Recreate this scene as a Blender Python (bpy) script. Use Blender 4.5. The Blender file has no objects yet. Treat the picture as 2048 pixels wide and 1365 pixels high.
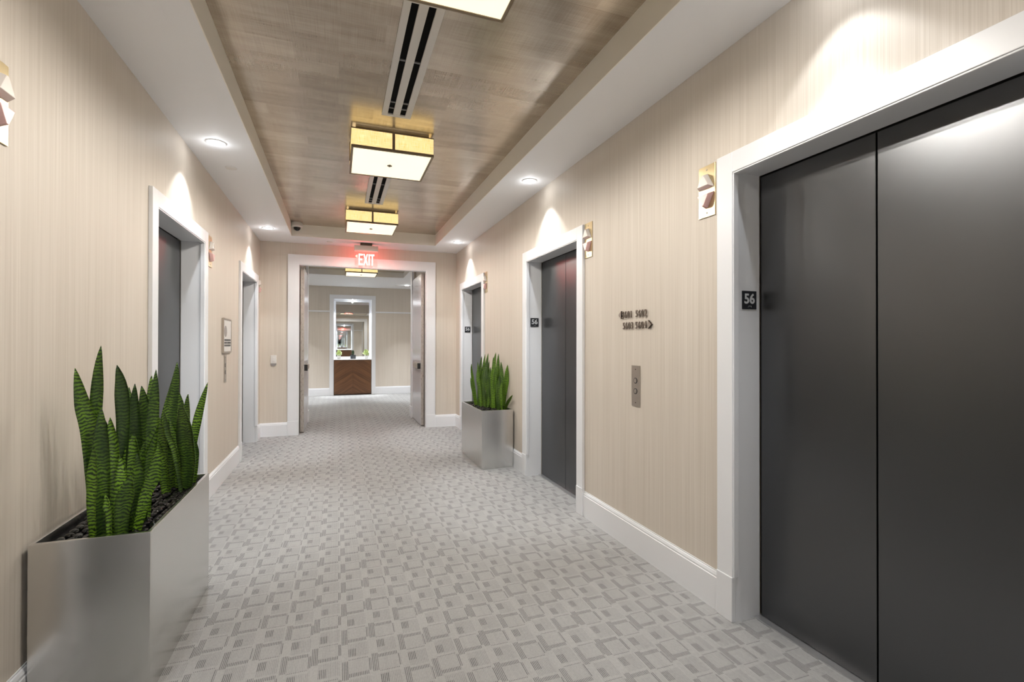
import bpy, bmesh, math, random
from mathutils import Vector, Matrix
random.seed(11)

# ------------------------------------------------------------------ camera, world, exposure
SC = bpy.context.scene
COL = SC.collection
CAM_H, F_PX, YAW, PITCH, ROLL = 1.32, 962.15, 0.347, 0.005, 0.0015
cam_data = bpy.data.cameras.new('camera')
cam_data.sensor_fit = 'HORIZONTAL'
cam_data.sensor_width = 36.0
cam_data.lens = F_PX / 2048.0 * 36.0
cam_data.clip_start = 0.02
cam = bpy.data.objects.new('camera', cam_data)
COL.objects.link(cam)
r0 = Vector((math.cos(YAW), -math.sin(YAW), 0))
fw = Vector((math.sin(YAW) * math.cos(PITCH), math.cos(YAW) * math.cos(PITCH), math.sin(PITCH)))
u0 = r0.cross(fw)
cr = r0 * math.cos(ROLL) + u0 * math.sin(ROLL)
cu = u0 * math.cos(ROLL) - r0 * math.sin(ROLL)
mw = Matrix((cr, cu, -fw)).transposed().to_4x4()
mw.translation = Vector((0, 0, CAM_H))
cam.matrix_world = mw
SC.camera = cam

world = bpy.data.worlds.new('world')
world.use_nodes = True
world.node_tree.nodes['Background'].inputs['Color'].default_value = (0.6, 0.6, 0.6, 1)
world.node_tree.nodes['Background'].inputs['Strength'].default_value = 0.0
SC.world = world

vs = SC.view_settings
vs.view_transform = 'Standard'
vs.look = 'None'
vs.exposure = 0.38
vs.gamma = 1.0
vs.use_curve_mapping = False
SC.cycles.use_denoising = True
SC.cycles.use_adaptive_sampling = True
SC.cycles.adaptive_threshold = 0.1
SC.cycles.adaptive_min_samples = 16
SC.cycles.max_bounces = 8
SC.cycles.diffuse_bounces = 5
SC.cycles.glossy_bounces = 7
SC.cycles.transparent_max_bounces = 12
SC.cycles.sample_clamp_indirect = 6.0
SC.cycles.caustics_reflective = False
SC.cycles.caustics_refractive = False

CAN_W = 23.0            # ceiling downlights above the lift doors
CAN_COL = (0.93, 0.965, 1.0)
HALL_W = 112.0           # downlights of the cross corridor
SHADE_COL = (1.0, 0.70, 0.27)
LAMP_W = 16.0            # each of the four lamps of a box light
LAMP_COL = (1.0, 0.945, 0.87)
DIFFUSER = 0.86

# ------------------------------------------------------------------ dimensions (metres)
XL, XR = -1.0335, 1.7788          # side walls
YC = 3.95                         # the lobby is symmetric about this line
YE = 7.549                        # far end wall
YB = 2 * YC - YE                  # near end wall
ZS, ZT = 2.758, 2.919             # soffit, tray
TXL, TXR, TYE = -0.593, 1.3485, 7.056
TYB = 2 * YC - TYE
OXL, OXR, OZ = -0.54, 1.305, 2.458  # opening of the portals
YP = 8.80                         # cross-corridor side of the portal
YV = 12.95                        # far wall of the cross corridor
VXL, VXR = -3.0, 3.75
DOOR_D, DOOR_H, DOOR_W = 0.147, 2.135, 0.54
E_Y = (1.25, 3.915, 6.585)        # lifts on the right
L_Y = (1.27, 3.965, 6.655)        # lifts on the left

# ------------------------------------------------------------------ mesh helpers
class MB:
    def __init__(self):
        self.v, self.f, self.uv = [], [], []
    def add(self, verts, faces):
        n = len(self.v)
        self.v += [tuple(p) for p in verts]
        self.f += [tuple(i + n for i in fc) for fc in faces]
        return self
    def box(self, x0, x1, y0, y1, z0, z1):
        x0, x1 = min(x0, x1), max(x0, x1)
        y0, y1 = min(y0, y1), max(y0, y1)
        z0, z1 = min(z0, z1), max(z0, z1)
        v = [(x, y, z) for x in (x0, x1) for y in (y0, y1) for z in (z0, z1)]
        return self.add(v, [(0, 1, 3, 2), (4, 6, 7, 5), (0, 4, 5, 1), (2, 3, 7, 6), (0, 2, 6, 4), (1, 5, 7, 3)])
    def prism(self, poly, axis, a, b):
        """extrude a closed 2-D polygon along an axis; poly is in the two other axes, in xyz order"""
        n = len(poly)
        def mk(p, t):
            return {'x': (t, p[0], p[1]), 'y': (p[0], t, p[1]), 'z': (p[0], p[1], t)}[axis]
        v = [mk(p, a) for p in poly] + [mk(p, b) for p in poly]
        f = [tuple(range(n))[::-1], tuple(range(n, 2 * n))]
        f += [(i, (i + 1) % n, n + (i + 1) % n, n + i) for i in range(n)]
        return self.add(v, f)
    def lathe(self, prof, c=(0, 0, 0), axis='z', n=24):
        """surface of revolution; prof = [(r, t)] along the axis"""
        v, f = [], []
        for (r, t) in prof:
            for i in range(n):
                a = 2 * math.pi * i / n
                p, q = r * math.cos(a), r * math.sin(a)
                d = {'x': (t, p, q), 'y': (p, t, q), 'z': (p, q, t)}[axis]
                v.append((c[0] + d[0], c[1] + d[1], c[2] + d[2]))
        for k in range(len(prof) - 1):
            for i in range(n):
                j = (i + 1) % n
                f.append((k * n + i, k * n + j, (k + 1) * n + j, (k + 1) * n + i))
        f.append(tuple(range(n))[::-1])
        f.append(tuple((len(prof) - 1) * n + i for i in range(n)))
        return self.add(v, f)
    def build(self, name, mat, parent=None, bevel=0.0, smooth=False, mirror=False, segs=2):
        me = bpy.data.meshes.new(name)
        me.from_pydata(self.v, [], self.f)
        bm = bmesh.new()
        bm.from_mesh(me)
        bmesh.ops.recalc_face_normals(bm, faces=bm.faces)
        if bevel:
            es = [e for e in bm.edges if len(e.link_faces) == 2 and e.calc_face_angle(0) > 0.6]
            bmesh.ops.bevel(bm, geom=es, offset=bevel, segments=segs, affect='EDGES', profile=0.5, clamp_overlap=True)
        if mirror:
            for w in bm.verts:
                w.co.y = 2 * YC - w.co.y
            bmesh.ops.recalc_face_normals(bm, faces=bm.faces)
        bm.to_mesh(me)
        bm.free()
        if smooth:
            for p in me.polygons:
                p.use_smooth = True
            me.set_sharp_from_angle(angle=math.radians(35))
        me.materials.append(mat)
        o = bpy.data.objects.new(name, me)
        COL.objects.link(o)
        if parent:
            put(o, parent)
        return o

def put(o, parent):
    """parent keeping the child's coordinates given in world space"""
    o.parent = parent
    o.matrix_parent_inverse = Matrix.Translation(parent.location).inverted()

def empty(name, loc):
    o = bpy.data.objects.new(name, None)
    o.empty_display_size = 0.05
    o.location = loc
    COL.objects.link(o)
    return o

def tag(o, label, cat, group=None, kind=None):
    o['label'] = label
    o['category'] = cat
    if group:
        o['group'] = group
    if kind:
        o['kind'] = kind
    return o

def copy_tree(o, delta, parent=None):
    c = o.copy()
    COL.objects.link(c)
    if parent is None:
        c.location = o.location + Vector(delta)
    else:
        c.parent = parent
        c.matrix_parent_inverse = o.matrix_parent_inverse.copy()
    for ch in list(o.children):
        copy_tree(ch, delta, c)
    return c

def text_mesh(body, size, extrude, bold=0.0):
    cu_ = bpy.data.curves.new('glyph', 'FONT')
    cu_.body = body
    cu_.size = size
    cu_.extrude = extrude
    cu_.offset = bold
    cu_.align_x = 'CENTER'
    cu_.align_y = 'CENTER'
    cu_.resolution_u = 3
    t = bpy.data.objects.new('glyph', cu_)
    COL.objects.link(t)
    bpy.context.view_layer.update()
    me = bpy.data.meshes.new_from_object(t.evaluated_get(bpy.context.evaluated_depsgraph_get()))
    bpy.data.objects.remove(t)
    # centre on the bounding box
    xs = [w.co.x for w in me.vertices]; ys = [w.co.y for w in me.vertices]
    cx, cy = (min(xs) + max(xs)) / 2, (min(ys) + max(ys)) / 2
    for w in me.vertices:
        w.co.x -= cx; w.co.y -= cy
    return me

def text_obj(name, me, mat, loc, right, up, parent, sx=1.0, side=None):
    """place a glyph mesh: local x -> right, local y -> up"""
    r, u = Vector(right), Vector(up)
    n = r.cross(u)
    m = Matrix((r, u, n)).transposed()
    me = me.copy()
    me.name = name
    if side is not None:
        for p in me.polygons:
            p.material_index = 0 if abs(p.normal.z) > .8 else 1
    for w in me.vertices:
        w.co.x *= sx
        w.co = m @ w.co + Vector(loc)
    me.materials.clear()
    me.materials.append(mat)
    if side is not None:
        me.materials.append(side)
    o = bpy.data.objects.new(name, me)
    COL.objects.link(o)
    put(o, parent)
    return o

# ------------------------------------------------------------------ shader helpers
class S:
    """a node socket with arithmetic"""
    def __init__(self, nt, sock):
        self.nt, self.s = nt, sock
    def _m(self, op, *a):
        n = self.nt.nodes.new('ShaderNodeMath')
        n.operation = op
        for i, x in enumerate((self,) + a):
            if isinstance(x, S):
                self.nt.links.new(x.s, n.inputs[i])
            else:
                n.inputs[i].default_value = x
        return S(self.nt, n.outputs[0])
    def __add__(self, o): return self._m('ADD', o)
    def __sub__(self, o): return self._m('SUBTRACT', o)
    def __mul__(self, o): return self._m('MULTIPLY', o)
    def __truediv__(self, o): return self._m('DIVIDE', o)
    def gt(self, o): return self._m('GREATER_THAN', o)
    def lt(self, o): return self._m('LESS_THAN', o)
    def floor(self): return self._m('FLOOR')
    def fmod(self, o): return self._m('FLOORED_MODULO', o)
    def mx(self, o): return self._m('MAXIMUM', o)
    def sin(self): return self._m('SINE')
    def abs(self): return self._m('ABSOLUTE')
    def inside(self, a, b): return self.gt(a) * self.lt(b)

class Mat:
    def __init__(self, name, rough=0.5, metal=0.0, spec=0.5, color=(0.8, 0.8, 0.8)):
        self.m = bpy.data.materials.new(name)
        self.m.use_nodes = True
        self.nt = self.m.node_tree
        self.b = self.nt.nodes['Principled BSDF']
        self.b.inputs['Base Color'].default_value = (*color, 1)
        self.b.inputs['Roughness'].default_value = rough
        self.b.inputs['Metallic'].default_value = metal
        self.b.inputs['Specular IOR Level'].default_value = spec
    def node(self, t): return self.nt.nodes.new(t)
    def link(self, a, b): self.nt.links.new(a.s if isinstance(a, S) else a, b)
    def pos(self):
        g = self.node('ShaderNodeNewGeometry')
        s = self.node('ShaderNodeSeparateXYZ')
        self.link(g.outputs['Position'], s.inputs[0])
        return [S(self.nt, s.outputs[i]) for i in range(3)]
    def objpos(self):
        g = self.node('ShaderNodeTexCoord')
        s = self.node('ShaderNodeSeparateXYZ')
        self.link(g.outputs['Object'], s.inputs[0])
        return [S(self.nt, s.outputs[i]) for i in range(3)]
    def vec(self, x, y, z):
        c = self.node('ShaderNodeCombineXYZ')
        for i, q in enumerate((x, y, z)):
            if isinstance(q, S): self.link(q, c.inputs[i])
            else: c.inputs[i].default_value = q
        return c.outputs[0]
    def noise(self, vec, scale=1.0, detail=2.0, rough=0.5):
        n = self.node('ShaderNodeTexNoise')
        n.inputs['Scale'].default_value = scale
        n.inputs['Detail'].default_value = detail
        n.inputs['Roughness'].default_value = rough
        if vec is not None: self.link(vec, n.inputs['Vector'])
        return S(self.nt, n.outputs[0])
    def mix(self, fac, a, b):
        n = self.node('ShaderNodeMix')
        n.data_type = 'RGBA'
        if isinstance(fac, S): self.link(fac, n.inputs[0])
        else: n.inputs[0].default_value = fac
        for q, i in ((a, 6), (b, 7)):
            if isinstance(q, tuple): n.inputs[i].default_value = (*q, 1)
            else: self.link(q, n.inputs[i])
        return n.outputs[2]
    def ramp(self, fac, lo, hi):
        n = self.node('ShaderNodeMapRange')
        n.inputs['From Min'].default_value = lo
        n.inputs['From Max'].default_value = hi
        self.link(fac, n.inputs['Value'])
        return S(self.nt, n.outputs[0])
    def base(self, c): self.link(c, self.b.inputs['Base Color'])
    def bump(self, h, strength=0.2, dist=0.002):
        n = self.node('ShaderNodeBump')
        n.inputs['Strength'].default_value = strength
        n.inputs['Distance'].default_value = dist
        self.link(h, n.inputs['Height'])
        self.link(n.outputs[0], self.b.inputs['Normal'])
    def emit(self, color, strength):
        if isinstance(color, tuple): self.b.inputs['Emission Color'].default_value = (*color, 1)
        else: self.link(color, self.b.inputs['Emission Color'])
        self.b.inputs['Emission Strength'].default_value = strength

def plain(name, color, rough=0.5, metal=0.0, spec=0.5):
    return Mat(name, rough, metal, spec, color).m

# ---- materials
def m_wall():
    M = Mat('striated_wallcovering', 0.55, spec=0.35)
    x, y, z = M.pos()
    t = x + y
    n1 = M.noise(M.vec(t * 260.0, z * 1.1, 0.0), 1.0, 2.0)
    n2 = M.noise(M.vec(t * 55.0, z * 0.35, 4.0), 1.0, 3.0)
    n3 = M.noise(M.vec(t * 9.0, z * 0.2, 9.0), 1.0, 1.0)
    h = n1 * 0.62 + n2 * 0.26 + n3 * 0.12
    M.base(M.mix(M.ramp(h, 0.33, 0.67), (0.60, 0.537, 0.46), (0.735, 0.675, 0.60)))
    M.bump(n1, 0.15, 0.0006)
    return M.m
def m_tray():
    M = Mat('woven_ceiling_paper', 0.25, 0.70, spec=0.6)
    x, y, z = M.pos()
    br = M.node('ShaderNodeTexBrick')
    br.inputs['Scale'].default_value = 1.0
    br.inputs['Brick Width'].default_value = 0.46
    br.inputs['Row Height'].default_value = 0.155
    br.inputs['Mortar Size'].default_value = 0.0012
    br.inputs['Mortar Smooth'].default_value = 0.6
    br.inputs['Bias'].default_value = 0.0
    br.inputs['Color1'].default_value = (0, 0, 0, 1)
    br.inputs['Color2'].default_value = (1, 1, 1, 1)
    br.inputs['Mortar'].default_value = (0.8, 0.8, 0.8, 1)
    M.link(M.vec(x, y, 0.0), br.inputs['Vector'])
    tone = S(M.nt, br.outputs['Color'])
    a = M.noise(M.vec(x * 4.0, y * 260.0, 0.0), 1.0, 2.0)
    b = M.noise(M.vec(x * 260.0, y * 4.0, 3.0), 1.0, 2.0)
    c = M.noise(M.vec(x * 3.0, y * 14.0, 7.0), 1.0, 3.0)
    h = a * 0.32 + b * 0.28 + c * 0.32 + tone * 0.16
    M.base(M.mix(M.ramp(h, 0.36, 0.72), (0.40, 0.335, 0.265), (0.72, 0.635, 0.53)))
    M.bump(a + b, 0.1, 0.0005)
    return M.m
def m_carpet():
    M = Mat('patterned_carpet', 0.95, spec=0.1)
    x, y, z = M.pos()
    CW, PY = 0.1175, 0.2345
    u = x + (0.100 + 47 * CW * 4)
    ci = (u / CW).floor()
    fu = u - ci * CW
    k = ci.fmod(4.0)
    is1 = k.inside(0.5, 1.5); is2 = k.inside(1.5, 2.5); is3 = k.gt(2.5)
    flip = k.gt(1.5)
    wob = M.noise(M.vec(x * 1.3, y * 1.3, 0.0), 1.0, 1.0) * 0.010
    ref = is1 * (2.257 - 2.39) + is2 * (2.348 - 2.39) + is3 * (2.448 - 2.39) + 2.39
    sg = flip * -2.0 + 1.0
    v = ((y + wob - ref) * sg + 0.13).fmod(PY) - 0.13         # -0.13 .. 0.1045
    st = (x / 0.0066).fmod(1.0)
    stripe = st.lt(0.46)
    bar = fu.inside(0.001, 0.027) * v.inside(-0.022, 0.094)
    dash = fu.inside(0.027, 0.106) * v.inside(-0.011, 0.011)
    dot = fu.inside(0.027, 0.106) * v.inside(0.0965, 0.102)
    blk = fu.inside(0.029, 0.061) * v.inside(-0.113, -0.060)
    lin = fu.inside(0.106, 0.1165) * v.inside(0.010, 0.088)
    dark = bar.mx(dash).mx(dot).mx(blk).mx(lin) * stripe
    faint = fu.inside(0.029, 0.110) * v.inside(-0.118, -0.024) * (x / 0.0066).fmod(1.0).lt(0.5)
    faint2 = fu.inside(0.029, 0.110) * v.inside(0.012, 0.094) * stripe
    pile = M.noise(M.vec(x * 420.0, y * 300.0, 0.0), 1.0, 2.0)
    loop = M.noise(M.vec(x * 150.0, y * 70.0, 8.0), 1.0, 2.0)
    big = M.noise(M.vec(x * 9.0, y * 5.0, 2.0), 1.0, 3.0)
    streak = M.noise(M.vec(x * 60.0, y * 2.0, 5.0), 1.0, 2.0)
    f = (bar.mx(dash).mx(dot).mx(lin) * 0.78).mx(blk * 0.62) * stripe + faint * 0.24 + faint2 * 0.12
    f = f + (pile - 0.5) * 0.40 + (loop - 0.5) * 0.42 + (big - 0.5) * 0.22 + (streak - 0.5) * 0.20
    M.base(M.mix(M.ramp(f, -0.15, 1.0), (0.450, 0.447, 0.440), (0.115, 0.115, 0.115)))
    M.bump(pile - dark * 0.4, 0.35, 0.002)
    return M.m
def m_steel_door():
    M = Mat('dark_brushed_steel', 0.30, 1.0)
    x, y, z = M.pos()
    n = M.noise(M.vec(x * 2.0, y * 2.0, z * 2.0), 1.0, 1.5)
    g = M.noise(M.vec((x + y) * 420.0, z * 6.0, 0.0), 1.0, 2.0)
    M.base(M.mix(n, (0.118, 0.121, 0.126), (0.148, 0.151, 0.156)))
    M.link(n * 0.06 + 0.28, M.b.inputs['Roughness'])
    return M.m
def m_planter():
    M = Mat('brushed_silver_planter', 0.25, 1.0)
    x, y, z = M.pos()
    n = M.noise(M.vec(x * 1.5, y * 1.5, z * 7.0), 1.0, 3.0)
    g = M.noise(M.vec((x + y) * 5.0, z * 500.0, 0.0), 1.0, 2.0)
    M.base(M.mix(n, (0.66, 0.655, 0.64), (0.74, 0.735, 0.72)))
    M.b.inputs['Roughness'].default_value = 0.26
    M.bump(n, 0.10, 0.004)
    return M.m
def m_leaf():
    M = Mat('banded_leaf', 0.42, spec=0.5)
    uvn = M.node('ShaderNodeUVMap'); uvn.uv_map = 'leaf'
    s = M.node('ShaderNodeSeparateXYZ'); M.link(uvn.outputs[0], s.inputs[0])
    a, b = S(M.nt, s.outputs[0]), S(M.nt, s.outputs[1])
    oi = M.node('ShaderNodeObjectInfo')
    rnd = S(M.nt, oi.outputs['Random'])
    w1 = M.noise(M.vec(a * 38.0, b * 20.0, rnd * 20.0), 1.0, 3.0)
    w2 = M.noise(M.vec(a * 120.0, b * 170.0, rnd * 11.0), 1.0, 3.0)
    w3 = M.noise(M.vec(a * 25.0, b * 6.0, rnd * 31.0), 1.0, 2.0)
    ph = b * 470.0 + (w1 - 0.5) * 16.0
    wave = ph.sin() + (w2 - 0.5) * 3.0
    tone = M.mix(M.ramp(rnd * 0.6 + (w3 - 0.5) * 1.3 + 0.2 - b * 0.4, 0.0, 0.8), (0.045, 0.095, 0.014), (0.24, 0.46, 0.028))
    M.base(M.mix(M.ramp(wave, -0.75, 0.75), (0.014, 0.036, 0.010), tone))
    M.b.inputs['Subsurface Weight'].default_value = 0.0
    return M.m
def m_linen():
    M = Mat('linen_shade', 0.8)
    x, y, z = M.pos()
    t = x + y
    a = M.noise(M.vec(t * 300.0, z * 14.0, 0.0), 1.0, 2.0)
    b = M.noise(M.vec(t * 10.0, z * 420.0, 3.0), 1.0, 2.0)
    col = M.mix(M.ramp(a + b, 0.75, 1.3), (0.60, 0.40, 0.13), (0.98, 0.80, 0.40))
    M.base((col))
    M.emit(col, 0.98)
    return M.m
def m_wood():
    M = Mat('chevron_walnut_veneer', 0.38, spec=0.5)
    x, y, z = M.pos()
    d = (x - 0.357).abs()
    t = z + d * 0.62
    n = M.noise(M.vec(t * 34.0, d * 2.0, 0.0), 1.0, 4.0)
    n2 = M.noise(M.vec(t * 9.0, d * 1.0, 3.0), 1.0, 2.0)
    M.base(M.mix(M.ramp(n * 0.55 + n2 * 0.45, 0.32, 0.68), (0.075, 0.030, 0.012), (0.215, 0.098, 0.038)))
    return M.m

WALL = m_wall(); TRAY = m_tray(); CARPET = m_carpet(); STEEL = m_steel_door(); SILVER = m_planter()
LEAF = m_leaf(); LINEN = m_linen(); WOOD = m_wood()
WHITE = plain('white_trim_paint', (0.83, 0.845, 0.875), 0.32)
CEIL = plain('white_ceiling_paint', (0.885, 0.89, 0.905), 0.7)
RISER = plain('cream_tray_paint', (0.93, 0.89, 0.82), 0.7)
BLACK = plain('black_gap', (0.012, 0.012, 0.012), 0.6)
VENTBLACK = plain('black_duct', (0.006, 0.006, 0.006), 0.9, spec=0.1)
VENTGREY = plain('grey_damper', (0.16, 0.16, 0.17), 0.5)
VENTWHITE = plain('warm_white_grille', (0.66, 0.64, 0.61), 0.45)
BRONZE = plain('brushed_bronze', (0.26, 0.20, 0.13), 0.4, 0.7)
DARKBRONZE = plain('dark_bronze', (0.10, 0.08, 0.06), 0.5, 0.5)
SILL = plain('aluminium_sill', (0.62, 0.62, 0.64), 0.35, 0.8)
BRASS = plain('polished_brass', (0.66, 0.55, 0.34), 0.28, 1.0)
NICKEL = plain('brushed_nickel', (0.55, 0.50, 0.45), 0.33, 1.0)
IVORY = plain('ivory_acrylic', (0.82, 0.76, 0.71), 0.25)
PINK = plain('pink_acrylic', (0.88, 0.56, 0.54), 0.25)
SIGNBLACK = plain('charcoal_sign', (0.018, 0.020, 0.026), 0.4)
SIGNGREY = plain('silver_lettering', (0.62, 0.64, 0.66), 0.4)
BROWN = plain('dark_bronze_letter', (0.055, 0.040, 0.030), 0.4, 0.5)
LETTER = plain('satin_bronze_face', (0.26, 0.22, 0.19), 0.4, 0.6)
PLASTIC = plain('white_plastic', (0.80, 0.79, 0.77), 0.35)
GREY = plain('switch_grey', (0.30, 0.29, 0.28), 0.5)
SOIL = plain('dark_soil', (0.010, 0.009, 0.009), 0.9)
PEBBLE = plain('polished_black_stone', (0.006, 0.006, 0.007), 0.10, spec=0.45)
DOORPAINT = plain('pale_grey_door_paint', (0.62, 0.62, 0.65), 0.22)
DOOREDGE = Mat('worn_metal_edge', 0.4, 0.8)
_x, _y, _z = DOOREDGE.pos()
_n = DOOREDGE.noise(DOOREDGE.vec(_x * 60.0, _y * 60.0, _z * 22.0), 1.0, 4.0)
DOOREDGE.base(DOOREDGE.mix(DOOREDGE.ramp(_n, 0.50, 0.75), (0.56, 0.52, 0.48), (0.33, 0.28, 0.24)))
DOOREDGE = DOOREDGE.m
MIRROR = plain('mirror_glass', (0.86, 0.88, 0.87), 0.015, 1.0)
STONE = plain('white_stone', (0.86, 0.86, 0.85), 0.25)
CONCRETE = plain('pale_concrete', (0.50, 0.49, 0.47), 0.8)
LIME = Mat('pale_green_leaf', 0.6)
_x, _y, _z = LIME.pos()
LIME.base(LIME.mix(LIME.ramp(LIME.noise(LIME.vec(_x, _y, _z), 60.0, 2.0), 0.35, 0.65), (0.20, 0.30, 0.06), (0.62, 0.66, 0.34)))
LIME = LIME.m
DARKLEAF = plain('dark_leaf', (0.03, 0.06, 0.02), 0.6)

def emitter(name, col, strength):
    M = Mat(name, 0.5, color=(0.7, 0.7, 0.7))
    M.emit(col, strength)
    return M.m
DIFF = emitter('frosted_diffuser', (1.0, 0.87, 0.60), DIFFUSER)
LENS = emitter('downlight_lens', (1.0, 0.98, 0.95), 12.0)
REDLED = emitter('red_led_letter', (1.0, 0.10, 0.08), 13.0)
def m_acrylic():
    m = bpy.data.materials.new('clear_edge_lit_acrylic')
    m.use_nodes = True
    nt = m.node_tree
    nt.nodes.clear()
    out = nt.nodes.new('ShaderNodeOutputMaterial')
    tr = nt.nodes.new('ShaderNodeBsdfTransparent')
    tr.inputs[0].default_value = (1.0, 0.86, 0.85, 1)
    em = nt.nodes.new('ShaderNodeEmission')
    em.inputs[0].default_value = (1.0, 0.20, 0.17, 1)
    em.inputs[1].default_value = 0.20  # edge-lit glow, with the letters' red halo painted into it
    ad = nt.nodes.new('ShaderNodeAddShader')
    nt.links.new(tr.outputs[0], ad.inputs[0]); nt.links.new(em.outputs[0], ad.inputs[1])
    nt.links.new(ad.outputs[0], out.inputs[0])
    return m
ACRYLIC = m_acrylic()
# ================================================================== THE SETTING
YVB = 2 * YC - YV
def structure(o, label, cat):
    return tag(o, label, cat, kind='structure')

structure(MB().box(VXL - .3, VXR + .3, YVB - .8, YV + .8, -0.12, 0.0).build('floor', CARPET),
          'grey patterned carpet with offset dashed squares covering the whole hall', 'floor')

def side_wall(name, x, sgn, ys, label):
    """wallcovered wall with door openings; sgn = outward direction in x"""
    m = MB()
    xo = x + sgn * 0.26
    edges = [YB]
    for yc in ys:
        edges += [yc - DOOR_W - .02, yc + DOOR_W + .02]
    edges.append(YE)
    for i in range(0, len(edges), 2):
        m.box(x, xo, edges[i], edges[i + 1], 0, ZS)
    for yc in ys:
        m.box(x, xo, yc - DOOR_W - .02, yc + DOOR_W + .02, DOOR_H + .02, ZS)
    return structure(m.build(name, WALL), label, 'wall')
side_wall('wall_right', XR, 1, E_Y, 'beige finely striped wallcovering on the long wall at right')
side_wall('wall_left', XL, -1, L_Y, 'beige finely striped wallcovering on the long wall at left')

# ceiling soffit with the tray, and the papered tray panel
def soffit(name, x0, x1, y0, y1, tx0, tx1, ty0, ty1, zt, label):
    m = MB()
    m.box(x0, tx0, y0, y1, ZS, zt + .1)
    m.box(tx1, x1, y0, y1, ZS, zt + .1)
    m.box(tx0, tx1, y0, ty0, ZS, zt + .1)
    m.box(tx0, tx1, ty1, y1, ZS, zt + .1)
    o = structure(m.build(name, CEIL), label, 'ceiling')
    r = MB()     # painted upstand inside the tray
    t = .006
    r.box(tx0, tx0 + t, ty0, ty1, ZS, zt); r.box(tx1 - t, tx1, ty0, ty1, ZS, zt)
    r.box(tx0 + t, tx1 - t, ty0, ty0 + t, ZS, zt); r.box(tx0 + t, tx1 - t, ty1 - t, ty1, ZS, zt)
    r.build('tray_riser', RISER, o)
    return o
soffit('ceiling', XL - .26, XR + .26, YB - .02, YE + .02, TXL, TXR, TYB, TYE, ZT,
       'white dropped ceiling border running around the recessed tray of the lift lobby')
structure(MB().box(TXL - .02, TXR + .02, TYB - .02, TYE + .02, ZT, ZT + .08).build('ceiling_tray_panel', TRAY),
          'recessed ceiling tray lined with taupe woven paper squares', 'ceiling')

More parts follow.
